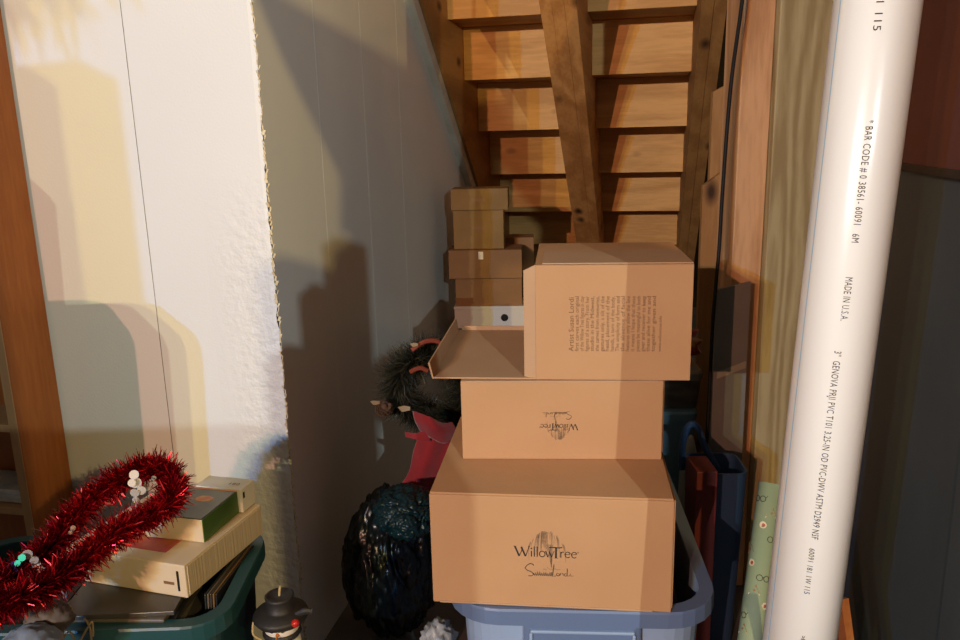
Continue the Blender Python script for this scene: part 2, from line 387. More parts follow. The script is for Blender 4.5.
def willow_logo():
    """x 0..62, y 0..  in millimetres; wordmark baseline at y = 0"""
    P_ = []; S = lambda pts, a, b=None: P_.append(stroke(pts, a, b))
    S([(0, 11), (4.5, 0)], 1.7); S([(4.5, 0), (8.2, 9.5)], .7); S([(6.6, 10.5), (11, 0)], 1.7); S([(11, 0), (14.8, 11.5)], .7); S([(-1.2, 11.2), (1.6, 11)], .5); S([(13.4, 11.6), (15.8, 11.6)], .5)
    S([(17, 0), (17, 6.5)], 1.1); S(arc(17, 9, .5, .5, 0, 360, 8), .8)
    S([(20, 0), (20, 11.5)], 1.1); S([(23, 0), (23, 11.5)], 1.1)
    S(arc(28, 3.3, 2.9, 3.2, 0, 360, 16), .9)
    S([(31.5, 6.8), (33.8, 0)], 1.2); S([(33.8, 0), (35.8, 6)], .6); S([(35.4, 6.5), (37.6, 0)], 1.2); S([(37.6, 0), (40.2, 7)], .6)
    S([(35, 10.4), (37, 11.2), (46, 10.8), (48.4, 11.4)], 1.1); S([(42.2, 11), (42.0, -.8)], 1.9); S([(40.2, -.8), (44, -.8)], .5)
    S([(47, 0), (47, 6.4)], 1.1); S([(47, 4.5), (48.6, 6.4), (50.4, 6)], .9)
    for x in (54, 60.6): S([(x - 2.6, 3.6), (x + 2.4, 4.2)], .6); S(arc(x, 3.3, 2.7, 3.2, 20, 320, 14), .9)
    S(arc(64.5, 6.3, .6, .6, 0, 360, 8), .35)
    # signature below
    S([(19, -10.2), (18.4, -8.6), (15.5, -8), (12, -10.4), (10.2, -13.2), (12.4, -15.6), (17, -17.6), (19, -20), (17.4, -22), (13.6, -22.2)], .9, .6)
    x = 19; pts = [(19, -18.8)]
    for i in range(9): pts += [(x + .9, -21.4), (x + 1.5, -21.2), (x + 2, -16.8 if i % 3 else -18.2)]; x += 2.1
    S(pts, .65); S([(40, -8), (39.4, -14), (38.4, -21.6), (42, -21)], .8)
    S(arc(44, -19.4, 1.5, 1.5, 90, 430, 12), .6); S([(46, -20.8), (47, -17.6), (49, -17.8), (49.6, -20.4)], .6)
    S(arc(52, -19.4, 1.5, 1.4, 60, 400, 12), .6); S([(53.6, -12), (53.4, -20.6), (56, -20.4), (57, -17.8), (57.4, -20.6), (60, -20.2)], .7, .4)
    return join(P_)
def tree_print():
    """faint sketch of a willow tree behind the wordmark"""
    rnd = random.Random(3); P_ = []
    for i in range(46):
        x = rnd.gauss(32, 11); x = min(max(x, 14), 52)
        top = 29 - ((x - 33) / 20) ** 2 * 15 + rnd.uniform(-3, 1); ln = rnd.uniform(8, 22); bot = max(top - ln, -5)
        P_.append(stroke([(x + (33 - x) * .12, top), (x, (top + bot) / 2), (x + rnd.uniform(-.6, .6), bot)], rnd.uniform(.5, 1.3), .2))
    for i in range(7): P_.append(stroke([(34 + rnd.uniform(-4, 5), 14), (37 + rnd.uniform(-1.5, 1.5), 2), (37.5, -12)], 1.2, .5))
    for i in range(9): P_.append(stroke([(29 + i * 2, -13 + rnd.uniform(-1, 1)), (31 + i * 2, -14.2 + rnd.uniform(-1, 1.5))], 1.2, .4))
    return join(P_)
LOGO = willow_logo(); TREE = tree_print()
def put_logo(parent, w_m, cxm, czm, y, flip=False):
    """print on a front face (plane y = const) of a carton"""
    s = w_m / 65
    for (V, F), mt, nm, dy in ((TREE, M_tree_ink, 'printed_tree', .0004), (LOGO, M_ink, 'printed_wordmark', .0008)):
        q = -1 if flip else 1
        vs = [Vector((cxm + q * (v.x - 32) * s, y - dy, czm + q * v.y * s)) for v in V]
        obj_raw(nm, vs, F, mt, parent)

# ------------------------------------------------------------------ cartons
# bottom carton
c1 = thing('cardboard_box', 'largest carton with upright wordmark, lowest of the stack on the blue tote', 'box', (-.0915, 1.205, .4810), radians(7), 'cartons stacked on the blue tote')
W1, D1, H1 = .3985, .365, .2030
c1b = obj('carton_body', box(bmesh.new(), 0, W1, 0, D1, 0, H1 - .004, bev=.002), M_card, c1)
obj('top_flap', box(bmesh.new(), .0015, W1 - .0015, .0005, D1 - .001, H1 - .0038, H1, bev=.0012), M_card, c1)
obj('bottom_flap', box(bmesh.new(), .012, W1 - .03, -.0014, .05, 0, .0035, bev=.001), M_card_in, c1)
obj('side_flap', box(bmesh.new(), W1 - .0005, W1 + .0022, .003, D1 - .01, .006, H1 - .004, bev=.001), M_card, c1)
put_logo(c1b, .105, .193, .093, 0)
# second carton, upside down
c2 = thing('cardboard_box', 'plain middle carton with upside-down wordmark, second of the three', 'box', (-.0375, 1.338, .6843), radians(4), 'cartons stacked on the blue tote')
W2, D2, H2 = .357, .27, .148
c2b = obj('carton_body', box(bmesh.new(), 0, W2, 0, D2, 0, H2, bev=.002), M_card, c2)
obj('side_flap', box(bmesh.new(), W2 - .0005, W2 + .0025, .006, D2 - .01, .012, H2 - .001, bev=.001), M_card, c2)
obj('bottom_flap', box(bmesh.new(), .01, W2 - .01, -.0012, .05, H2 - .003, H2 + .0006, bev=.0006), M_card_in, c2)
put_logo(c2b, .068, .174, .068, 0, flip=True)
# top carton, on its side and open to the left
c3 = thing('cardboard_box', 'top carton lying open on its side with a rotated paragraph of print', 'box', (.0965, 1.334, .8335), radians(6), 'cartons stacked on the blue tote')
W3, D3, H3, T = .2670, .275, .206, .003
bm = bmesh.new()
box(bm, 0, W3, 0, T, 0, H3, bev=.001); box(bm, 0, W3, D3 - T, D3, 0, H3, bev=.001)
box(bm, 0, W3, T, D3 - T, 0, T, bev=.001); box(bm, 0, W3, 0, D3, H3 - T, H3, bev=.001); box(bm, W3 - T, W3, T, D3 - T, T, H3 - T)
c3b = obj('carton_body', bm, M_card, c3)
obj('top_panel', box(bmesh.new(), .012, W3 - .001, .0005, D3 * .55, H3 - .0005, H3 + .0018, bev=.0008), M_card_in, c3)
# side flap folded outward at the front
p = [Vector((0, 0, .001)), Vector((-.0205, .006, .004)), Vector((-.0205, .006, H3 - .012)), Vector((0, 0, H3 - .001))]
obj('dust_flap', prism(bmesh.new(), p, Vector((0, 0, 0)), Vector((0, .003, 0))), M_card_in, c3)
# long lid folded down to the left, with a turned-up lip
bm = bmesh.new()
L1 = .186
box(bm, -L1, 0, .0, .36, 0, .003, bev=.001)
c3l = obj('lid', bm, M_card_in, c3)
lip = [Vector((-L1, 0, .001)), Vector((-L1 - .006, -.003, .030)), Vector((-L1 - .004, .352, .030)), Vector((-L1, .36, .001))]
obj('lid_lip', prism(bmesh.new(), lip, Vector((0, 0, 0)), Vector((.003, 0, .0005))), M_card_in, c3l)
obj('lid_edge', box(bmesh.new(), -L1 + .01, -.01, .357, .360, 0, .012, bev=.001), M_card_in, c3)
# paragraph printed on the front, turned a quarter turn
lines = ['first carves each original', 'of the Willow Tree figures in clay', 'figures of a story. From her', 'studio in the Midwest,', 'she carves from memories,', 'gestures only, a tilt of the', 'head, placement of the', 'hands, a turn of the body.', 'The simplicity of form and', 'the absence of facial', 'features only allow the line', 'it means I hope that these', 'pieces be meaningful to both', 'giver and receiver to keep', 'these alive for me and', 'together given and']
par = []
v, f = text_mesh('Artist Susan Lordi', .0165); mx = max(p.x for p in v); par.append(([Vector((p.x * .096 / mx, p.y * .75, 0)) for p in v], f))
for i, s in enumerate(lines):
    v, f = text_mesh(s, .0095)
    mx = max(p.x for p in v); k = .098 / mx
    par.append(([Vector((p.x * k, p.y - .0087 * (i + 1), 0)) for p in v], f))
v, f = text_mesh('www.willowtree.info', .0075); par.append(([Vector((p.x * 1.0, p.y - .0087 * 17 - .002, 0)) for p in v], f))
V, F = join(par)
obj_raw('printed_paragraph', [Vector((.066 - p.y, -.0006, .052 + p.x * 1.0)) for p in V], F, M_ink_pale, c3b)

# ------------------------------------------------------------------ totes
def tote(name, label, loc, yaw, wd, dp, ht, c_body, c_rim, group=None, taper=.88, r=.07, rough=.45, lid=False, frame=False, rimw=.022, rimh=.03, rimmat=None):
    t = thing(name, label, 'storage tote', loc, yaw, group)
    mb = mat('tote_plastic', c_body, rough, bump=.05, bscale=80, c2=tuple(c * .9 for c in c_body)); mr = rimmat or mat('tote_rim_plastic', c_rim, rough, bump=.05, bscale=80)
    bw, bd = wd - 2 * rimw, dp - 2 * rimw; bm = bmesh.new()
    loft(bm, [rrect(bw * taper, bd * taper, r * .8, 0), rrect(bw * (taper + .01), bd * (taper + .01), r * .8, .012), rrect(bw, bd, r, ht - .002),
              rrect(bw - .008, bd - .008, r, ht - .002), rrect(bw * taper - .006, bd * taper - .006, r * .8, .008)], True, True)
    obj('tote_body', bm, mb, t)
    bm = bmesh.new()
    loft(bm, [rrect(bw - .008, bd - .008, r - .004, ht - .004), rrect(bw - .006, bd - .006, r, ht), rrect(wd - .004, dp - .004, r + rimw * .8, ht), rrect(wd, dp, r + rimw, ht - .004),
              rrect(wd, dp, r + rimw, ht - rimh), rrect(wd - .006, dp - .006, r + rimw - .003, ht - rimh), rrect(wd - .008, dp - .008, r + rimw - .004, ht - .006), rrect(bw - .002, bd - .002, r, ht - .006)], False, False)
    obj('rim', bm, mr, t, smooth=False)
    if frame:
        y = -bd / 2 + .001 - 0; bm = bmesh.new(); fw, fz0, fz1 = .10, ht - .115, ht - .052
        y0 = -bd/2 * (taper + (1 - taper) * .85) - .008
        box(bm, -fw, fw, y0 - .004, y0 + .014, ht - .125, ht - .036, bev=.004)
        lp_ = obj('label_plate', bm, mr, t)
        bm = bmesh.new()
        for a in ((-fw + .012, fw - .012, fz1, fz1 + .006), (-fw + .012, fw - .012, fz0 - .006, fz0), (-fw + .010, -fw + .016, fz0, fz1), (fw - .016, fw - .010, fz0, fz1)):
            box(bm, a[0], a[1], y0 - .009, y0 - .002, a[2], a[3], bev=.002)
        obj('label_frame', bm, mb, lp_)
    if lid:
        bm = bmesh.new(); loft(bm, [rrect(wd + .012, dp + .012, r + rimw, ht + .0008), rrect(wd + .012, dp + .012, r + rimw, ht + .012), rrect(wd - .02, dp - .02, r, ht + .018)]); obj('lid', bm, mr, t)
    return t
a2 = Vector((cos(radians(4.4)), -sin(radians(4.4)), 0)); b2 = Vector((sin(radians(4.4)), cos(radians(4.4)), 0))
TW, TD = .465, .66
tc_ = Vector((-.072, 1.186, 0)) + a2 * TW / 2 + b2 * TD / 2
tote('storage_tote', 'large blue plastic tote with a label frame carrying the three wordmark cartons', tc_, radians(4.4), TW, TD, .4800, (.30, .38, .52), (.12, .165, .27), frame=True)
M_dark = mat('dark_fabric', (.02, .016, .013), .9, c2=(.035, .028, .022), scale=20, bump=.6, bscale=30)
bm = bmesh.new(); loft(bm, [rrect(.34, .50, .07, .03), rrect(.36, .56, .07, .3), rrect(.36, .56, .07, .42), rrect(.33, .52, .07, .4785)])
o = tag(obj('folded_blanket', bm, M_dark), 'dark brown folded fabric packed inside the large blue tote', 'blanket'); o.location = tc_; o.rotation_euler = (0, 0, -radians(4.4))

# teal tote of books
TL = Vector((-.715, 1.302, 0))
tote('book_tote', 'teal green plastic tote full of books and discs at the lower left', TL, radians(-1),   .565, .335, .487, (.008, .050, .058), (.009, .055, .064), r=.05, taper=.86)
def rect_thing(name, label, cat, loc, yaw, wd, dp, ht, parts, group=None):
    t = thing(name, label, cat, loc, yaw, group)
    return t
M_cream = mat('cream_paper', (.60, .50, .36), .6, c2=(.56, .46, .32), scale=6)
M_pages = mat('ribbed_pages', (.56, .47, .34), .8, c2=(.46, .38, .27), scale=3, stretch=(1, 60, 1), bump=.6, bscale=3)
M_pinkc = mat('pink_cover_art', (.38, .02, .05), .4, c2=(.62, .22, .06), scale=9)
M_grn = mat('green_cover', (.06, .13, .012), .4, c2=(.04, .085, .012), scale=10)
M_dkart = mat('dark_cover_art', (.035, .045, .04), .3, c2=(.10, .10, .06), scale=18)
M_orng = mat('orange_art', (.55, .11, .02), .4, c2=(.5, .3, .06), scale=60)
# contents: thin dark sleeves lying in the tote
sl_mats = [mat('sleeve', c, .3) for c in ((.02, .02, .022), (.05, .045, .04), (.12, .10, .08), (.025, .03, .03), (.18, .10, .04))]
rnd = random.Random(5); z = .40
bm0 = obj('support_books', box(bmesh.new(), -.19, .19, -.10, .10, .0125, .398, bev=.006), sl_mats[1]); bm0.location = TL; bm0.name = 'carton_of_discs'
tag(bm0, 'dark block of discs packed at the bottom of the teal tote', 'box')
for i in range(13):
    h = rnd.choice((.006, .007, .008)); 
    o = obj('disc_case', box(bmesh.new(), -.095, .095, -.07, .07, 0, h, bev=.0012), sl_mats[rnd.randrange(4) if i < 12 else 1])
    o.location = (-.612 + rnd.uniform(-.014, .014), 1.233 + rnd.uniform(-.010, .006), z); o.rotation_euler = (0, 0, rnd.uniform(-.12, .12)); z += h + .0006
    tag(o, '%s dark disc case of the pile directly under the large white book' % ('lowest', 'second lowest', 'third from the bottom', 'fourth from the bottom', 'fifth from the bottom', 'sixth from the bottom', 'middle', 'sixth from the top', 'fifth from the top', 'fourth from the top', 'third from the top', 'second from the top')[i] if i < 12 else 'topmost disc case of the pile directly under the large white book', 'disc case', 'disc cases piled in the teal tote')
ZB = z
z = .40
for i in range(10):
    o = obj('disc_case', box(bmesh.new(), -.075, .075, -.07, .07, 0, .0075, bev=.0012), sl_mats[(i * 3 + 1) % 4])
    o.location = (-.80 + rnd.uniform(-.008, .008), 1.233 + rnd.uniform(-.010, .006), z); o.rotation_euler = (0, 0, rnd.uniform(-.1, .1)); z += .0081
    tag(o, ('lowest', 'second lowest', 'third lowest', 'fourth lowest', 'fifth lowest', 'fifth from the top', 'fourth from the top', 'third from the top', 'second from the top', 'topmost')[i] + ' disc case of the left pile under the red garland', 'disc case', 'disc cases in the left pile of the teal tote')
for i in range(5):
    o = obj('paper_sleeve', box(bmesh.new(), -.0015, .0015, -.085, .085, 0, .145, bev=.0005), sl_mats[(3, 2, 1, 4, 0)[i]])
    o.location = (-.4885 + i * .0048, 1.315, .345); o.rotation_euler = (0, radians(3), -radians(6))
    tag(o, ('black', 'tan', 'dark brown', 'orange brown', 'charcoal')[i] + ' paper sleeve standing on edge, ' + ('nearest the white book', 'second from the white book', 'middle one in the teal tote', 'second from the right wall of the teal tote', 'against the right wall of the teal tote')[i], 'sleeve', 'sleeves standing in the teal tote')

# large white book set
yb = radians(17)
nb = at(184, 566, z=.562)
b1 = thing('boxed_book', 'large cream white boxed book with a pink corner cover lying under the green box', 'book', (nb.x, nb.y, ZB), yb)
hB = .562 - ZB
slc = obj('slipcase', box(bmesh.new(), -.25, 0, 0, .236, 0, hB, bev=.002), M_cream, b1)
obj('page_edge', box(bmesh.new(), -.002, .0012, .006, .230, .004, hB - .004, bev=.0006), M_pages, b1)
obj('cover_art', box(bmesh.new(), -.17, -.06, .03, .12, hB - .001, hB + .0008), M_pinkc, b1)
obj('price_mark', box(bmesh.new(), -.017, -.013, -.001, .002, .012, hB - .012), M_black, slc)
obj('printed_line', box(bmesh.new(), -.045, -.024, -.0008, .002, .022, .027), M_ink_pale, slc)
ng = at(204, 543, z=.5635)
b2_ = thing('boxed_game', 'cream fronted box with green side and dark picture lid atop the white book', 'box', (ng.x, ng.y, .5635), radians(14))
GW, GD, GH = .15, .118, .045
obj('box_body', box(bmesh.new(), -GW, 0, 0, GD, 0, GH - .001, bev=.0015), M_cream, b2_)
obj('green_side', box(bmesh.new(), -.002, .0012, .001, GD - .001, .001, GH - .001, bev=.0005), M_grn, b2_)
plid = obj('picture_lid', box(bmesh.new(), -GW + .004, -.001, .001, GD - .001, GH - .002, GH + .0006, bev=.0005), M_dkart, b2_)
obj('cover_flower', lathe(bmesh.new(), [(.0005, 0), (.013, 0), (.012, .0008), (.0005, .001)], 9, Matrix.Translation((-.042, .075, GH + .0006)) @ Matrix.Scale(1.5, 4, (1, 0, 0))), M_orng, plid)
obj('green_art', box(bmesh.new(), -GW + .004, -.10, .002, GD - .006, GH, GH + .0009), M_grn, plid)
obj('red_border', box(bmesh.new(), -GW + .004, .001, GD - .005, GD - .001, GH, GH + .0012), M_pinkc, b2_)
nc = b2_.location + Vector((sin(radians(14)), cos(radians(14)), 0)) * (GD + .004)
b3 = thing('numbered_box', 'white box with the number 180 behind the green sided box', 'box', (nc.x + .004, nc.y - .004, .5635), radians(14))
obj('box_body', box(bmesh.new(), -.095, .004, 0, .048, 0, GH + .003, bev=.0015), M_white, b3)
v, f = text_mesh('180', .013, 1.2)
obj_raw('printed_number', [Vector((-.035 + p.x * 1.1, .016 + p.y, GH + .0036)) for p in v], f, M_ink_pale, b3)
obj('dark_tab', box(bmesh.new(), -.001, .0046, .004, .010, .028, .040), M_black, b3)
bm = bmesh.new(); lathe(bm, [(.001, 0), (.008, .001), (.009, .005), (.005, .009), (.001, .010)], 12)
o = obj('bead', bm, mat('orange_bead', (.5, .09, .02), .3), smooth=True); o.location = at(240, 501, z=.5635) + Vector((-.004, -.006, .0))
tag(o, 'small orange bead on the white book beside the numbered box', 'bead')

# ------------------------------------------------------------------ tinsel garland
def blades(name, path, rad, n, mats, parent, seed, wd=.0011, jitter=.4, rmin=.35):
    rnd = random.Random(seed); pts = [Vector(p) for p in path]; cum = [0]
    for a, b in zip(pts, pts[1:]): cum.append(cum[-1] + (b - a).length)
    V, F, Mi = [], [], []
    for i in range(n):
        s = rnd.uniform(0, cum[-1]); k = 0
        while k < len(cum) - 2 and cum[k+1] < s: k += 1
        t = (s - cum[k]) / (cum[k+1] - cum[k]); p = pts[k].lerp(pts[k+1], t); tan = (pts[k+1] - pts[k]).normalized()
        d = Vector((rnd.gauss(0, 1), rnd.gauss(0, 1), rnd.gauss(0, 1))); d -= tan * d.dot(tan) * (1 - jitter); d.normalize()
        L = rad * rnd.uniform(rmin, 1.0); w_ = d.cross(Vector((rnd.gauss(0, 1), rnd.gauss(0, 1), rnd.gauss(0, 1)))).normalized() * wd
        bend = Vector((rnd.gauss(0, 1), rnd.gauss(0, 1), rnd.gauss(0, 1))) * L * .18
        a = p; b = p + d * L * .55 + bend * .3; c = p + d * L + bend
        q = len(V); V += [a - w_, a + w_, b + w_, b - w_, c + w_ * .35, c - w_ * .35]; F += [(q, q+1, q+2, q+3), (q+3, q+2, q+4, q+5)]
        mi = rnd.randrange(len(mats)); Mi += [mi, mi]
    return obj_raw(name, V, F, mats, parent, Mi)
def smooth_path(ctrl, n=10, closed=False):
    P_ = [Vector(c) for c in ctrl]; N_ = len(P_); out = []
    rng = range(N_ if closed else N_ - 1)
    for i in rng:
        g = lambda j: P_[j % N_] if closed else P_[min(max(j, 0), N_ - 1)]
        a, b, c, d = g(i-1), g(i), g(i+1), g(i+2)
        for k in range(n):
            t = k / n; out.append(.5 * ((2*b) + (c - a)*t + (2*a - 5*b + 4*c - d)*t*t + (3*b - a - 3*c + d)*t**3))
    out.append(P_[0] if closed else P_[-1]); return out
M_tin = [mat('red_tinsel', (.42, .006, .018), .22, metal=.9), mat('dark_red_tinsel', (.20, .003, .010), .3, metal=.8), mat('bright_red_tinsel', (.50, .010, .018), .3, metal=.5)]
M_seq = mat('silver_sequin', (.75, .74, .72), .25, metal=.5)
M_holo = [mat('teal_sequin', (.05, .6, .45), .2, metal=.8), mat('violet_sequin', (.2, .12, .8), .2, metal=.8), mat('silver_glint_sequin', (.8, .8, .78), .12, metal=.9)]
ctrl = [at(-20, 598, Y=1.04), at(8, 580, Y=1.10), at(50, 548, Y=1.16), at(78, 512, Y=1.22), at(112, 484, Y=1.26), at(150, 468, Y=1.28), at(172, 478, Y=1.27), at(170, 502, Y=1.22),
        at(142, 520, Y=1.19), at(112, 535, Y=1.15), at(84, 558, Y=1.11), at(50, 583, Y=1.06), at(15, 600, Y=1.02), at(-20, 612, Y=1.0)]
path = smooth_path(ctrl, 8)
g = thing('tinsel_garland', 'looped red tinsel garland with silver sequins draped over the teal tote', 'garland', (path[60].x, path[60].y, .56))
inv = lambda pts, o_: [Vector(p) - o_.location for p in pts]
lp = inv(path, g)
obj('core_wire', tube(bmesh.new(), lp, .004, 6), M_tin[1], g)
blades('tinsel', lp, .034, 24000, M_tin, g, 11, wd=.0013, jitter=.9, rmin=.2)
rnd = random.Random(21)
def sequin_bm(r):
    """two overlapping little foil discs"""
    bm = bmesh.new()
    for s_, z_ in ((1, .5), (.82, -.75)):
        prism(bm, [Vector((r * .7 * s_ * cos(2*pi*i/18), .0004 * s_, r * z_ + r * .7 * s_ * sin(2*pi*i/18))) for i in range(18)], Vector((0, 0, 0)), Vector((0, .0006, 0)))
    return bm
seq_px = [(133, 478, .011, 0), (138, 486, .013, 0), (135, 496, .011, 0), (182, 474, .009, 0), (135, 531, .012, 0), (133, 507, .008, 2), (120, 541, .007, 0), (91, 542, .008, 0), (30, 557, .011, 0), (38, 566, .010, 0),
          (20, 560, .008, 'a'), (14, 567, .007, 'b'), (60, 592, .010, 0), (4, 604, .012, 0), (28, 580, .007, 2), (103, 547, .006, 2), (154, 480, .006, 2), (72, 530, .006, 2)]
for (x, y, r, k) in seq_px:
    q = at(x, y, Y=1.13 - .03 + .0012 * max(0, x - 20) * .9)
    mt = M_seq if k == 0 else (M_holo[0] if k == 'a' else M_holo[1] if k == 'b' else M_holo[2])
    o = obj('sequin', sequin_bm(r), mt, g); o.location = q - g.location; o.rotation_euler = (rnd.uniform(-.5, .3), rnd.uniform(-.8, .8), rnd.uniform(-.6, .6))

# unseen fir sprays added behind the camera to give a wall shadow leafy edges
fp = smooth_path([(-1.88, -.78, 1.96), (-1.74, -.78, 1.96), (-1.62, -.78, 1.95), (-1.70, -.78, 2.05), (-1.85, -.78, 2.03)], 6)
fg = thing('fir_blocker', 'unseen green fir sprays added left behind the camera to cast a leafy shadow', 'garland', tuple(fp[0]))
obj('core_wire', tube(bmesh.new(), [p - fp[0] for p in fp], .035, 8), M_tin[1], fg)
blades('needles', [p - fp[0] for p in fp], .11, 2500, [M_grn], fg, 3, wd=.006, jitter=.4)

# crumpled tissue paper and raffia at the bottom left
def lump(name, c, rx, ry, rz, mt, amp=.25, sub=4, seed=0, parent=None, fold=1.0):
    from mathutils import noise
    bm = bmesh.new(); bmesh.ops.create_icosphere(bm, subdivisions=sub, radius=1)
    for v in bm.verts:
        n = v.co.normalized(); q = n * 2.2 * fold + Vector((seed * 3.1, seed * 1.7, seed))
        k = 1 + amp * (abs(noise.noise(q)) * 2 - .6) + amp * .5 * (abs(noise.noise(q * 2.7)) * 2 - .6) + amp * .25 * noise.noise(q * 6)
        v.co = Vector((n.x * rx * k, n.y * ry * k, n.z * rz * k))
    o = obj(name, bm, mt, parent, smooth=True); o.location = c; return o
M_tissue = mat('blue_white_tissue', (.28, .36, .46), .7, c2=(.20, .24, .28), scale=9, bump=.2)
M_gfab = mat('grey_fabric', (.12, .10, .08), .9, c2=(.16, .13, .10), scale=14, bump=.4)
q = at(28, 640, Y=1.02)
q.z -= .012; o = lump('tissue_paper', q, .042, .045, .032, M_tissue, .14, seed=1); tag(o, 'crumpled pale blue tissue paper in the bottom left corner', 'tissue paper')
q = at(48, 618, Y=1.075)
o = lump('felt_scrap', q, .036, .03, .028, M_gfab, .14, seed=2); tag(o, 'grey brown felt scrap lying between the garland and the blue tissue', 'fabric')
M_raffia = mat('raffia', (.42, .32, .16), .8)
r_ = thing('raffia_tie', 'loose tan raffia strands in front of the teal tote', 'raffia', tuple(at(70, 640, Y=1.09)))
for pts in ([(60, 650), (66, 622), (72, 612), (70, 606)], [(72, 655), (84, 634), (92, 622), (93, 636)], [(78, 650), (70, 632), (62, 640)], [(92, 650), (90, 628), (84, 618)]):
    P_ = smooth_path([at(x, y, Y=1.09 + .003 * i) - r_.location for i, (x, y) in enumerate(pts)], 6)
    obj('strand', tube(bmesh.new(), P_, .0016, 6), M_raffia, r_)

# ------------------------------------------------------------------ bookcase at the far left
M_shelf = wood('stained_shelf_wood', (.26, .075, .014), (.34, .115, .024), 'z', ring=10, knots=False, seed=2)
M_edge = wood('pale_shelf_edge', (.36, .20, .09), (.44, .26, .12), 'z', ring=10, knots=False, seed=2)
wallx = lambda lx, ly, z=0: CORNER + A2 * lx + B2 * ly + Vector((0, 0, z))
bc = thing('bookcase', 'narrow stained wooden bookcase standing against the white wall at far left', 'bookcase', tuple(wallx(-.583, -.01)), YAW)
bz = 2.3
obj('side_panel', box(bmesh.new(), -.022, 0, -.135, 0, 0, bz, bev=.002), M_shelf, bc)
obj('edge_strip', box(bmesh.new(), -.022, 0, -.138, -.135, 0, bz, bev=.001), M_edge, bc)
obj('side_panel', box(bmesh.new(), -.64, -.618, -.138, 0, 0, bz, bev=.002), M_shelf, bc)
for zz in (.06, .44, .645, 1.05, 1.45, 1.85, 2.27):
    obj('shelf', box(bmesh.new(), -.618, -.022, -.13, 0, zz - .018, zz, bev=.001), M_edge, bc)
obj('back_panel', box(bmesh.new(), -.618, -.022, -.004, 0, .01, bz - .01), M_shelf, bc)
M_mag = mat('white_papers', (.5, .49, .47), .5, c2=(.25, .27, .3), scale=12)
for i in range(3):
    o = obj('magazine', box(bmesh.new(), -.17, 0, -.10, 0, 0, .012, bev=.002), M_mag)
    o.location = bc.matrix_world.translation if False else wallx(-.613 - .004 * i, -.02 - .004 * i, .4415 + .0125 * i) + Vector((0, 0, .205 if i == 9 else 0)); o.rotation_euler = (0, 0, -YAW)
    tag(o, ('lowest', 'middle', 'topmost')[i] + ' of the three pale magazines on the bookcase shelf', 'magazine', 'magazines on the bookcase shelf')

# ------------------------------------------------------------------ snowman figure
sc = at(281, 615, Y=1.22)
stand = obj('craft_carton', box(bmesh.new(), -.08, .08, -.08, .08, 0, .29, bev=.003), M_card_old2)
stand.location = (sc.x, sc.y + .02, 0); tag(stand, 'brown carton on the floor carrying the snowman figure', 'box')
sn = thing('snowman_figure', 'small snowman ornament in a black hat with a red berry', 'ornament', (sc.x, sc.y, .291))
M_snow = mat('snowman_plaster', (.66, .62, .56), .7, bump=.4, bscale=60)
zf = sc.z - .291
bm = bmesh.new(); lathe(bm, [(.02, 0), (.034, .006), (.038, .03), (.030, zf - .045), (.024, zf - .038), (.030, zf - .022), (.031, zf - .008), (.024, zf + .004), (.01, zf + .01)], 28)
obj('body', bm, M_snow, sn, smooth=True)
M_hat = mat('black_felt', (.013, .012, .012), .55, bump=.3, bscale=90)
bm = bmesh.new(); lathe(bm, [(.022, zf - .002), (.043, zf - .006), (.048, zf + .001), (.045, zf + .008), (.028, zf + .013), (.024, zf + .016), (.024, zf + .034), (.025, zf + .0385), (.021, zf + .040), (.020, zf + .038), (.002, zf + .038)], 32)
hat = obj('hat', bm, M_hat, sn, smooth=True)
obj('scarf', tube(bmesh.new(), smooth_path([(.028 * cos(a), .028 * sin(a) , zf - .030) for a in [i * pi / 5 for i in range(11)]], 3), .006, 8), M_hat, sn)
obj('scarf_tail', tube(bmesh.new(), smooth_path([(.030, -.012, zf + .008), (.045, -.012, zf + .014), (.056, -.010, zf + .012)], 4), [.006]*8 + [.007], 8), M_hat, sn)
bm = bmesh.new(); bmesh.ops.create_icosphere(bm, subdivisions=3, radius=.007)
o = obj('berry', bm, mat('red_berry', (.45, .012, .01),   .3), hat, smooth=True); o.location = (.033, -.034, zf + .006)
obj('wick', tube(bmesh.new(), [(.0, 0, zf + .036), (.001, 0, zf + .046), (.003, 0, zf + .056)], .0022, 8), M_raffia, sn)
obj('twig_arm', tube(bmesh.new(), smooth_path([(-.03, -.02, zf - .035), (-.043, -.025, zf - .02), (-.042, -.022, zf + .002)], 4), .0018, 8), M_raffia, sn)
for sx in (-1, 1):
    bm = bmesh.new(); bmesh.ops.create_icosphere(bm, subdivisions=2, radius=.003); o = obj('eye', bm, M_hat, sn, smooth=True); o.location = (sx * .009, -.030, zf - .012)
bm = bmesh.new(); tube(bm, [(0, -.029, zf - .018), (0, -.043, zf - .020)], [.0035, .0006], 8); obj('nose', bm, mat('orange_nose', (.5, .16, .03), .6), sn)

# ------------------------------------------------------------------ small cartons stacked under the stairs
Yb = 3.0
support = tote('storage_tote', 'dark lidded storage tote under the small white box beside the grey wall', (.10, 3.17, 0), YAW, .30, .34, .52, (.03, .03, .035), (.03, .03, .035), lid=True, r=.03)
def small_carton(x0, x1, ytop, ybot, Y, depth, z0, mt, label, name='small_carton', flap=True):
    a = at(x0, ybot, Y=Y); b = at(x1, ybot, Y=Y); h = at((x0 + x1) / 2, ytop, Y=Y).z - at((x0 + x1) / 2, ybot, Y=Y).z
    wd = (b.x - a.x)
    t = thing(name, label, 'box', (a.x, Y, z0), radians(4), 'small boxes stacked by the grey wall')
    obj('box_body', box(bmesh.new(), 0, wd, 0, depth, 0, h - .002, bev=.002), mt, t)
    if flap:
        obj('top_flap', box(bmesh.new(), .001, wd - .001, .001, depth - .001, h - .0025, h - .0003, bev=.0006), mt, t)
    return t, wd, h
z = .5395
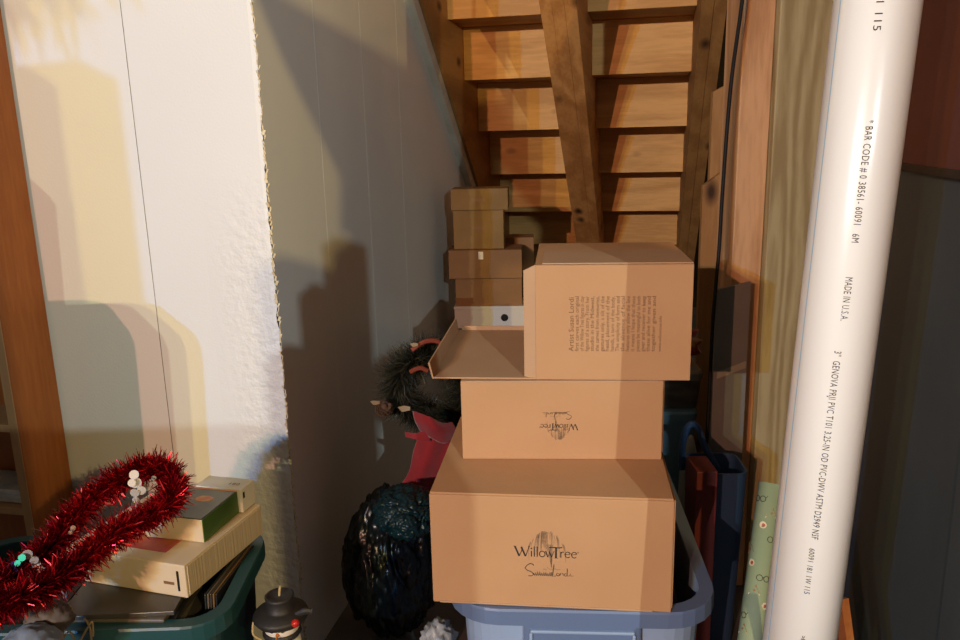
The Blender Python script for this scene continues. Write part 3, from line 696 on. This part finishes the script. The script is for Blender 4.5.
t, wd, h = small_carton(455, 526, 306, 328, 2.96, .16, z, M_white, 'white box with a round black hole at the bottom of the small stack', 'white_box'); z += h
bm = bmesh.new(); lathe(bm, [(.014, 0), (.014, .002), (.009, .0025), (.008, .001)], 24, Matrix.Translation((wd * .70, 0, h * .48)) @ Matrix.Rotation(pi/2, 4, 'X'))
obj('finger_hole', bm, M_black, t)
obj('box_lid', box(bmesh.new(), -.002, wd + .002, -.002, .162, h - .012, h, bev=.0015), M_white, t)
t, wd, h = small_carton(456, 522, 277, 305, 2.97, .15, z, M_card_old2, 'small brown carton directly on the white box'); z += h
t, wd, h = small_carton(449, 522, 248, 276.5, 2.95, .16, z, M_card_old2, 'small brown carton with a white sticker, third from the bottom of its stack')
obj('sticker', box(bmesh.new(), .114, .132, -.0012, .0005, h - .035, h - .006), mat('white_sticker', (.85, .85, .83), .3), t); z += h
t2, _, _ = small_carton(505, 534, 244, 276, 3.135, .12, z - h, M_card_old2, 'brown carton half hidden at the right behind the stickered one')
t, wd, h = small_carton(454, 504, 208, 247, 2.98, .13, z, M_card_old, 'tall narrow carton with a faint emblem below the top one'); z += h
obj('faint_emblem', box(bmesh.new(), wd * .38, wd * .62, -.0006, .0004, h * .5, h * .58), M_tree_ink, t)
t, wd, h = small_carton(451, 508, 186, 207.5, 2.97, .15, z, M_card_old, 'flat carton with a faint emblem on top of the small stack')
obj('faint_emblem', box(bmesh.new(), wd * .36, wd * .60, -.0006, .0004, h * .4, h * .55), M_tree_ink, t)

# ------------------------------------------------------------------ wreath, ribbon and bags between the wall and the cartons
M_fir = [mat('dark_fir', (.025, .024, .012), .6), mat('olive_fir', (.06, .052, .024), .5), mat('black_green_fir', (.012, .016, .012), .6)]
wc = at(430, 388, Y=1.97)
wre = thing('fir_wreath', 'dark artificial fir wreath leaning in the gap beside the grey wall', 'wreath', tuple(wc))
ring = [(.088 * cos(a) + .005, .02 * sin(a * 2) - .035 * sin(a), (.10 * sin(a))) for a in [i * 2 * pi / 40 for i in range(41)]]
obj('wire_ring', tube(bmesh.new(), ring, .012, 8), M_fir[0], wre)
blades('fir_needles', ring, .060, 16000, M_fir, wre, 31, wd=.0010)
M_cone = mat('pine_cone', (.10, .05, .025), .8, bump=.8, bscale=60)
def cone(parent, loc, r, tilt):
    bm = bmesh.new(); rnd = random.Random(int(loc[0] * 1e4) & 255)
    lathe(bm, [(r * .3, -r), (r * .7, -r * .5), (r * .75, 0), (r * .5, r * .7), (r * .1, r * 1.1)], 10)
    for j in range(7):
        for k in range(9):
            a = 2 * pi * (k + .5 * (j % 2)) / 9; zz = -r + j * r * .3; rr = r * (.85 - .4 * abs(j / 3.2 - 1) ** 1.5)
            box(bm, -.12 * r, .12 * r * 2, -.18 * r, .18 * r, -.04 * r, .04 * r, M=Matrix.Translation((rr * cos(a), rr * sin(a), zz)) @ Matrix.Rotation(a, 4, 'Z') @ Matrix.Rotation(-.5, 4, 'Y'))
    o = obj('pine_cone', bm, M_cone, parent); o.location = loc; o.rotation_euler = tilt; return o
cone(wre, at(384, 408, Y=1.92) - wc, .022, (.9, .4, 0)); cone(wre, at(446, 372, Y=1.86) - wc, .018, (1.2, -.4, 0))
M_petal = mat('dry_petal', (.40, .27, .15), .7)
for (x, y, s_) in ((404, 409, .016), (375, 403, .012), (414, 345, .010)):
    bm = bmesh.new(); pts = [Vector((-s_, 0, .2 * s_)), Vector((-.2 * s_, 0, -.6 * s_)), Vector((s_, 0, -.2 * s_)), Vector((.9 * s_, 0, .5 * s_)), Vector((-.1 * s_, 0, .55 * s_))]
    o = obj('dry_petal', prism(bm, pts, Vector((0, 0, 0)), Vector((0, .002, 0))), M_petal, wre); o.location = at(x, y, Y=1.84) - wc; o.rotation_euler = (.4, .2, .3)
M_orr = mat('rust_ribbon', (.22, .035, .012), .7)
for ctrlp in ([(412, 350), (424, 342), (436, 341), (444, 346)], [(410, 372), (420, 368), (428, 371)]):
    obj('rust_ribbon', tube(bmesh.new(), smooth_path([at(x, y, Y=1.86) - wc for x, y in ctrlp], 5), .006, 8), M_orr, wre)

M_rib = mat('red_felt', (.26, .007, .010), .9, c2=(.20, .005, .008), scale=20, bump=.3, bscale=60, sheen=.3)
def sheet(name, rows, thick, mt, parent=None, label=None, cat=None):
    """rows: list of rows of pixel points with distance (x, y, Y); becomes folded cloth with thickness"""
    n = 6; grid = []
    cols = len(rows[0]); R = [smooth_path([at(x, y, Y=Y) for x, y, Y in r], 8) for r in rows]
    Cn = len(R[0]); grid = [smooth_path([R[i][j] for i in range(len(R))], 8) for j in range(Cn)]
    V = []; Fq = []; nr = len(grid[0])
    for j in range(Cn):
        for i in range(nr): V.append(grid[j][i])
    for j in range(Cn - 1):
        for i in range(nr - 1): Fq.append((j*nr+i, (j+1)*nr+i, (j+1)*nr+i+1, j*nr+i+1))
    c = sum(V, Vector()) / len(V); V = [v - c for v in V]
    o = obj_raw(name, V, Fq, mt, parent); o.location = c
    for p in o.data.polygons: p.use_smooth = True
    md = o.modifiers.new('thickness', 'SOLIDIFY'); md.thickness = thick; md.offset = 0
    return o
rb = thing('felt_ribbon', 'long red felt ribbon with a bow hanging below the fir wreath', 'ribbon', tuple(at(425, 430, Y=1.80)))
L0 = Vector(rb.location)
o = sheet('ribbon_tail', [[(424, 420, 1.80), (438, 424, 1.78), (452, 428, 1.80), (470, 425, 1.79)], [(414, 450, 1.81), (428, 452, 1.78), (446, 452, 1.80), (464, 448, 1.79)],
                          [(408, 474, 1.80), (420, 477, 1.78), (434, 480, 1.80), (450, 478, 1.80)], [(388, 502, 1.79), (400, 500, 1.78), (410, 499, 1.79), (424, 496, 1.80)]], .003, M_rib, rb); o.location -= L0
o = sheet('bow_loop', [[(413, 411, 1.80), (428, 416, 1.76), (442, 423, 1.77), (452, 422, 1.79)], [(415, 420, 1.79), (430, 426, 1.75), (443, 431, 1.755), (456, 430, 1.79)], [(420, 430, 1.79), (432, 438, 1.765), (444, 443, 1.77), (455, 438, 1.79)]], .003, M_rib, rb); o.location -= L0
o = sheet('bow_end', [[(405, 432, 1.80), (416, 433, 1.78), (430, 430, 1.77)], [(406, 437, 1.79), (418, 440, 1.77), (430, 441, 1.77)]], .003, M_rib, rb); o.location -= L0

M_bag = mat('black_plastic_bag', (.003, .005, .006), .30, bump=.05, bscale=14, spec=.4)
M_tealbag = mat('teal_plastic_film', (.003, .018, .022), .3, bump=.05, bscale=18, spec=.4)
def bag(name, c, rx, ry, rz, mt, seed, amp=.10, sub=6):
    """slumped plastic sack: rounded, pinched at the neck, with sharp creases"""
    from mathutils import noise
    bm = bmesh.new(); bmesh.ops.create_icosphere(bm, subdivisions=sub, radius=1)
    for v in bm.verts:
        n = v.co.normalized(); q = Vector((n.x * 2.0, n.y * 2.0, n.z * 1.0)) + Vector((seed * 3.1, seed * 1.7, seed))
        k = 1 - amp * (1 - min(1, abs(noise.noise(q)) * 5)) - amp * .4 * (1 - min(1, abs(noise.noise(q * 2.6)) * 4)) + amp * .8 * noise.noise(q * .7) - amp * .35 * (1 - min(1, abs(noise.noise(q * 5.5)) * 3))
        flat = .82 if n.z < -.6 else 1
        v.co = Vector((n.x * rx * k, n.y * ry * k, n.z * rz * k * flat))
    o = obj(name, bm, mt, None, smooth=True); o.location = c; return o
o = bag('plastic_bag', (-.235, 1.80, .205), .125, .16, .215, M_bag, 4); tag(o, 'glossy black plastic bag stuffed between the blue tote and grey wall', 'bag')
o = bag('plastic_bag', (-.175, 1.64, .435), .080, .09, .055, M_tealbag, 9, .14); tag(o, 'dark teal plastic bag lying on the black bag under the red ribbon', 'bag')
M_film = mat('clear_crinkled_film', (.45, .46, .46), .25, bump=1, bscale=40, c2=(.10, .11, .12), scale=24, spec=.8)
o = lump('plastic_wrap', at(445, 632, Y=1.30) + Vector((-.012, 0, -.02)), .034, .04, .045, M_film, .28, 4, 12, fold=1.6); tag(o, 'crinkled clear plastic wrap at the left foot of the blue tote rim', 'plastic wrap')

# ------------------------------------------------------------------ things in the gap on the right
def bin_at(name, label, x0, x1, ytop, Y, depth, z0, mt, lidmat, yaw=.05):
    a = at(x0, ytop, Y=Y); b = at(x1, ytop, Y=Y)
    t = thing(name, label, 'bin', ((a.x + b.x) / 2, Y + depth / 2, z0), yaw); wd = b.x - a.x; ht = a.z - z0
    bm = bmesh.new(); loft(bm, [rrect(wd * .92, depth * .92, .02, 0), rrect(wd * .97, depth * .97, .02, ht - .02), rrect(wd * .97 - .006, depth * .97 - .006, .02, ht - .02), rrect(wd * .9, depth * .9, .02, .006)]); obj('bin_body', bm, mt, t)
    bm = bmesh.new(); loft(bm, [rrect(wd, depth, .024, ht - .024), rrect(wd, depth, .024, ht - .006), rrect(wd - .012, depth - .012, .02, ht)]); obj('bin_lid', bm, lidmat, t)
    return t, a.z
M_lb = mat('pale_blue_plastic', (.10, .20, .27), .5); M_gr = mat('smoky_clear_plastic', (.16, .14, .11), .3, c2=(.08, .07, .06), scale=9, stretch=(1, 1, 4)); M_grl = mat('grey_bin_lid', (.19, .17, .14), .4)
t, zt = bin_at('plastic_bin', 'pale blue plastic bin in the gap behind the large blue tote', 600, 701, 414, 2.02, .32, 0, M_lb, M_lb)
t, zt2 = bin_at('plastic_bin', 'smoky grey bin sitting on the pale blue bin behind the cartons', 604, 707, 374, 2.04, .30, zt + .0008, M_gr, M_grl)
M_redbag = mat('red_gold_paper', (.28, .02, .012), .4, c2=(.45, .28, .12), scale=26, contrast=(.5, .6))
o = lump('gift_bag', at(690, 355, Y=2.14) + Vector((-.05, 0, .0)), .075, .06, .055, M_redbag, .25, 4, 15); tag(o, 'red and gold crumpled gift bag on the smoky grey bin', 'bag')
o.location.z = zt2 + .052
# grey panel leaning beside the stud
M_gpanel = mat('grey_board', (.19, .165, .135), .6, c2=(.15, .13, .11), scale=7)
pa, pb, pc, pd = at(716, 290, Y=1.9), at(751, 282, Y=1.9), at(742, 458, Y=1.9), at(711, 444, Y=1.9)
gp = thing('leaning_panel', 'narrow grey board with a pale tape strip leaning on the pink stud', 'board', (pd.x, 1.9, 0))
g0 = Vector(gp.location); loc = lambda v: v - g0
lo = Vector((pd.x - .008, 1.9, 0)); lo2 = Vector((pd.x + .06, 1.9, 0))
obj('board', prism(bmesh.new(), [loc(pa), loc(pb), loc(pc), Vector((lo2.x - g0.x, 0, 0)), Vector((lo.x - g0.x, 0, 0)), loc(pd)], Vector((0, 0, 0)), Vector((0, .012, 0))), M_gpanel, gp)
ta, tb = at(717, 372, Y=1.899) , at(746, 361, Y=1.899)
obj('tape_strip', prism(bmesh.new(), [loc(ta), loc(tb), loc(tb) - Vector((0, 0, .018)), loc(ta) - Vector((0, 0, .018))], Vector((0, -.001, 0)), Vector((0, .001, 0))), mat('pale_tape', (.30, .27, .18), .6), gp)
# black cable
cp = smooth_path([at(745, -30, Y=1.93), at(741, 10, Y=1.93), at(732, 75, Y=1.93), at(727, 130, Y=1.93), at(722, 200, Y=1.92), at(719, 250, Y=1.91), at(713, 320, Y=1.885), at(709, 400, Y=1.885), at(706, 450, Y=1.885), Vector((.565, 1.885, .2)), Vector((.565, 1.885, .006))], 8)
tag(obj('cable', tube(bmesh.new(), cp, .0045, 10), M_black), 'thin black cable running down beside the pink stud', 'cable')
# blue bag handle, white cone, red box
M_bluep = mat('deep_blue_plastic', (.03, .07, .16), .45, bump=.3)
bb = thing('blue_caddy', 'deep blue plastic caddy with an arched handle right of the tote', 'caddy', (.60, 1.905, 0), .05)
q0 = Vector(bb.location)
bm = bmesh.new(); ztop = at(720, 448, Y=1.87).z
loft(bm, [rrect(.10, .10, .02, 0), rrect(.13, .13, .03, ztop), rrect(.12, .12, .025, ztop), rrect(.09, .09, .02, .01)])
o = obj('caddy_body', bm, M_bluep, bb); o.location = at(719, 448, Y=1.775) - q0; o.location.z = 0
hp = smooth_path([at(684, 470, Y=1.80) - q0, at(686, 440, Y=1.80) - q0, at(692, 426, Y=1.80) - q0, at(700, 428, Y=1.80) - q0, at(707, 446, Y=1.80) - q0, at(720, 470, Y=1.80) - q0], 6)
obj('handle', tube(bmesh.new(), hp, .0085, 10), M_bluep, bb)
M_cn = mat('pale_cone_plastic', (.27, .25, .22), .4)
ct = at(693, 436, Y=1.93)
bm = bmesh.new(); lathe(bm, [(.040, 0), (.038, .02), (.026, ct.z * .8), (.009, ct.z - .01), (.004, ct.z)], 28)
o = obj('plastic_cone', bm, M_cn, smooth=True); o.location = (ct.x - .004, 1.935, 0); tag(o, 'pale grey plastic cone standing behind the blue handle', 'cone')
M_rbx = mat('dark_red_card', (.13, .012, .008), .6)
ra, rb_ = at(697, 472, Y=1.62), at(718, 472, Y=1.62)
o = obj('red_box', box(bmesh.new(), 0, rb_.x - ra.x, 0, .09, 0, ra.z, bev=.002), M_rbx); o.location = (ra.x, 1.62, 0); tag(o, 'tall dark red card box between the blue tote and the studs', 'box')

# wrapping paper roll
M_wrap = mat('mint_wrapping_paper', (.26, .36, .25), .5, c2=(.30, .38, .27), scale=5)
w0 = at(749, 650, Y=1.20); w1 = at(771, 484, Y=1.32)
d = (w1 - w0).normalized(); zb = w0 - d * (w0.z / d.z)
R_ = .0215; Lw = (w1 - zb).length
wp = thing('wrapping_paper_roll', 'mint green wrapping paper roll with holiday prints behind the white pipe', 'roll', tuple(zb))
rot = d.to_track_quat('Z', 'Y').to_matrix().to_4x4()
bm = bmesh.new()
prof = [(R_, 0.02), (R_, Lw), (R_ - .0012, Lw), (R_ - .0012, Lw - .10)]
R2 = []
for r, zz in prof: R2.append([bm.verts.new((r * cos(k*2*pi/40), r * sin(k*2*pi/40), zz)) for k in range(40)])
for a, b in zip(R2, R2[1:]):
    for k in range(40): bm.faces.new((a[k], a[(k+1) % 40], b[(k+1) % 40], b[k]))
bmesh.ops.transform(bm, matrix=rot, verts=bm.verts); obj('paper', bm, M_wrap, wp, smooth=True)
bm = bmesh.new(); R2 = []
for r, zz in [(R_ - .007, .02), (R_ - .007, Lw - .004), (R_ - .0085, Lw - .004), (R_ - .0085, Lw - .1)]: R2.append([bm.verts.new((.003 + r * cos(k*2*pi/32), r * sin(k*2*pi/32), zz)) for k in range(32)])
for a, b in zip(R2, R2[1:]):
    for k in range(32): bm.faces.new((a[k], a[(k+1) % 32], b[(k+1) % 32], b[k]))
bmesh.ops.transform(bm, matrix=rot, verts=bm.verts); obj('inner_tube', bm, mat('white_paper_core', (.45, .44, .40), .7), wp, smooth=True)
M_pb = mat('brown_print', (.22, .11, .05), .6); M_pw = mat('cream_print', (.55, .48, .36), .6); M_pr = mat('rust_print', (.30, .07, .03), .6)
rotq = rot.to_3x3(); vd = (Vector((0, 0, H)) - w1); vl = rotq.inverted() @ vd; ph0 = math.atan2(vl.y, vl.x)
def on_roll(V, F, s0, ph, name, mt):
    out = []
    for v in V:
        a = ph0 + ph + v.x / R_; out.append(rotq @ Vector(((R_ + .0005) * cos(a), (R_ + .0005) * sin(a), s0 + v.y)))
    obj_raw(name, out, F, mt, wp)
def disc(r, n=12): return [Vector((r * cos(2*pi*i/n), r * sin(2*pi*i/n), 0)) for i in range(n)], [tuple(range(n))]
rnd = random.Random(2); k = 0
s_ = Lw - .03
while s_ > Lw - .36:
    ph = (-.75, .35, -.2, .8, -1.1)[k % 5]; typ = k % 3
    if typ == 0:   # glasses
        on_roll(*join([stroke(arc(-.006, 0, .005, .005, 0, 360, 14), .0012), stroke(arc(.006, 0, .005, .005, 0, 360, 14), .0012), stroke([(-.001, .002), (.001, .002)], .001), stroke([(.011, .002), (.014, .006)], .001)]), s_, ph, 'printed_glasses', M_ink)
    elif typ == 1: # little pointed hat
        on_roll(*join([([Vector((-.009, -.006, 0)), Vector((.009, -.004, 0)), Vector((.002, .010, 0))], [(0, 1, 2)]), disc(.002)]), s_, ph, 'printed_hat', M_pb)
        on_roll([Vector((-.010, -.009, 0)), Vector((.010, -.007, 0)), Vector((.009, -.004, 0)), Vector((-.009, -.006, 0))], [(0, 1, 2, 3)], s_, ph, 'printed_brim', M_pw)
    else:
        on_roll(*disc(.0062), s_, ph, 'printed_ornament', M_pw); on_roll(*disc(.003), s_, ph + .05, 'printed_dot', M_pr)
    s_ -= .0225; k += 1

# ------------------------------------------------------------------ the white pipe in front
M_pvc = mat('white_pvc', (.75, .70, .63), .28, spec=.5)
pb0 = at(799, 640, Y=.80); pt0 = at(877.5, 0, Y=.80); d = (pt0 - pb0).normalized(); base = pb0 - d * (pb0.z / d.z); top = base + d * 2.2
RP = .0392
pp = thing('white_pipe', 'thick white plastic pipe with printed lettering standing upright in front', 'pipe', tuple(base))
rot = d.to_track_quat('Z', 'Y').to_matrix()
bm = bmesh.new(); R2 = []
for r, zz in [(RP, 0), (RP, 2.2), (RP - .004, 2.2), (RP - .004, 0)]: R2.append([bm.verts.new(rot @ Vector((r * cos(k*2*pi/64), r * sin(k*2*pi/64), zz))) for k in range(64)])
R2.append(R2[0])
for a, b in zip(R2, R2[1:]):
    for k in range(64): bm.faces.new((a[k], a[(k+1) % 64], b[(k+1) % 64], b[k]))
ppw = obj('pipe_wall', bm, M_pvc, pp, smooth=False)
for p in bpy.data.objects['pipe_wall'].data.polygons: p.use_smooth = True
mid = (pb0 + pt0) / 2; vl = rot.inverted() @ (Vector((0, 0, H)) - mid); ph0p = math.atan2(vl.y, vl.x)
# which way round the pipe is to the right of the picture
rr = rot @ Vector((-sin(ph0p), cos(ph0p), 0)); SGN = 1 if rr.x > 0 else -1
def sdown(y):   # distance along the pipe from its foot for a given picture height
    c = pb0 + (pt0 - pb0) * 0
    lo_, hi_ = 0, 2.2
    for _ in range(40):
        m_ = (lo_ + hi_) / 2; q = base + d * m_ - Vector((0, 0, H)); fwd = q.dot(fw0); yy = 320 - FPX * (q.dot(cy)) / fwd
        if yy > y: lo_ = m_
        else: hi_ = m_
    return lo_
def pipe_text(s, y0, y1, frac, size, name='printed_lettering', mt=M_ink):
    v, f = text_mesh(s, size, 1.1); mx = max(p.x for p in v); s0, s1 = sdown(y0), sdown(y1); kk = (s0 - s1) / mx
    V = []
    for p in v:
        a = ph0p + SGN * (math.asin(frac) + p.y / RP); V.append(rot @ Vector(((RP + .0004) * cos(a), (RP + .0004) * sin(a), s0 - p.x * kk)))
    obj_raw(name, V, f, mt, ppw)
pipe_text('3685 35 6 DS1 115', -75, 36, -.02, .0095)
pipe_text('* BAR CODE # 0 38561- 60091   6M', 121, 238, .08, .0095)
pipe_text('MADE IN U.S.A.', 271, 313, .05, .0095)
pipe_text('3"  GENOVA PRJI PVC T101 3.25-IN OD PVC-DWV ASTM D2949 NSF', 342, 523, .0, .0095)
pipe_text('60091 181 1W 115', 532, 576, -.02, .0080)
pipe_text('* R', 616, 640, -.02, .0095)
M_bl = mat('pale_blue_line', (.30, .50, .62), .4)
V = []; F = []
a0 = ph0p - SGN * math.asin(.80)
for i in range(2):
    for j in (-1, 1):
        a = a0 + j * .018; V.append(rot @ Vector(((RP + .0003) * cos(a), (RP + .0003) * sin(a), .01 + 2.18 * i)))
obj_raw('blue_line', V, [(0, 1, 3, 2)], M_bl, pp)
# reddish wooden strip low on the right
wa, wb = at(841, 598, Y=1.0), at(862, 645, Y=.90)
M_rw = wood('red_brown_strip', (.20, .07, .025), (.30, .12, .05), 'y', knots=False, seed=9)
foot = Vector((wb.x + .05, wb.y - .12, .012))
bm = bmesh.new(); tube(bm, [wa - wa, foot - wa], [.010, .010], 4)
o = obj('wooden_strip', bm, M_rw); o.location = wa; tag(o, 'reddish wooden strip leaning by the foot of the white pipe', 'wood strip')
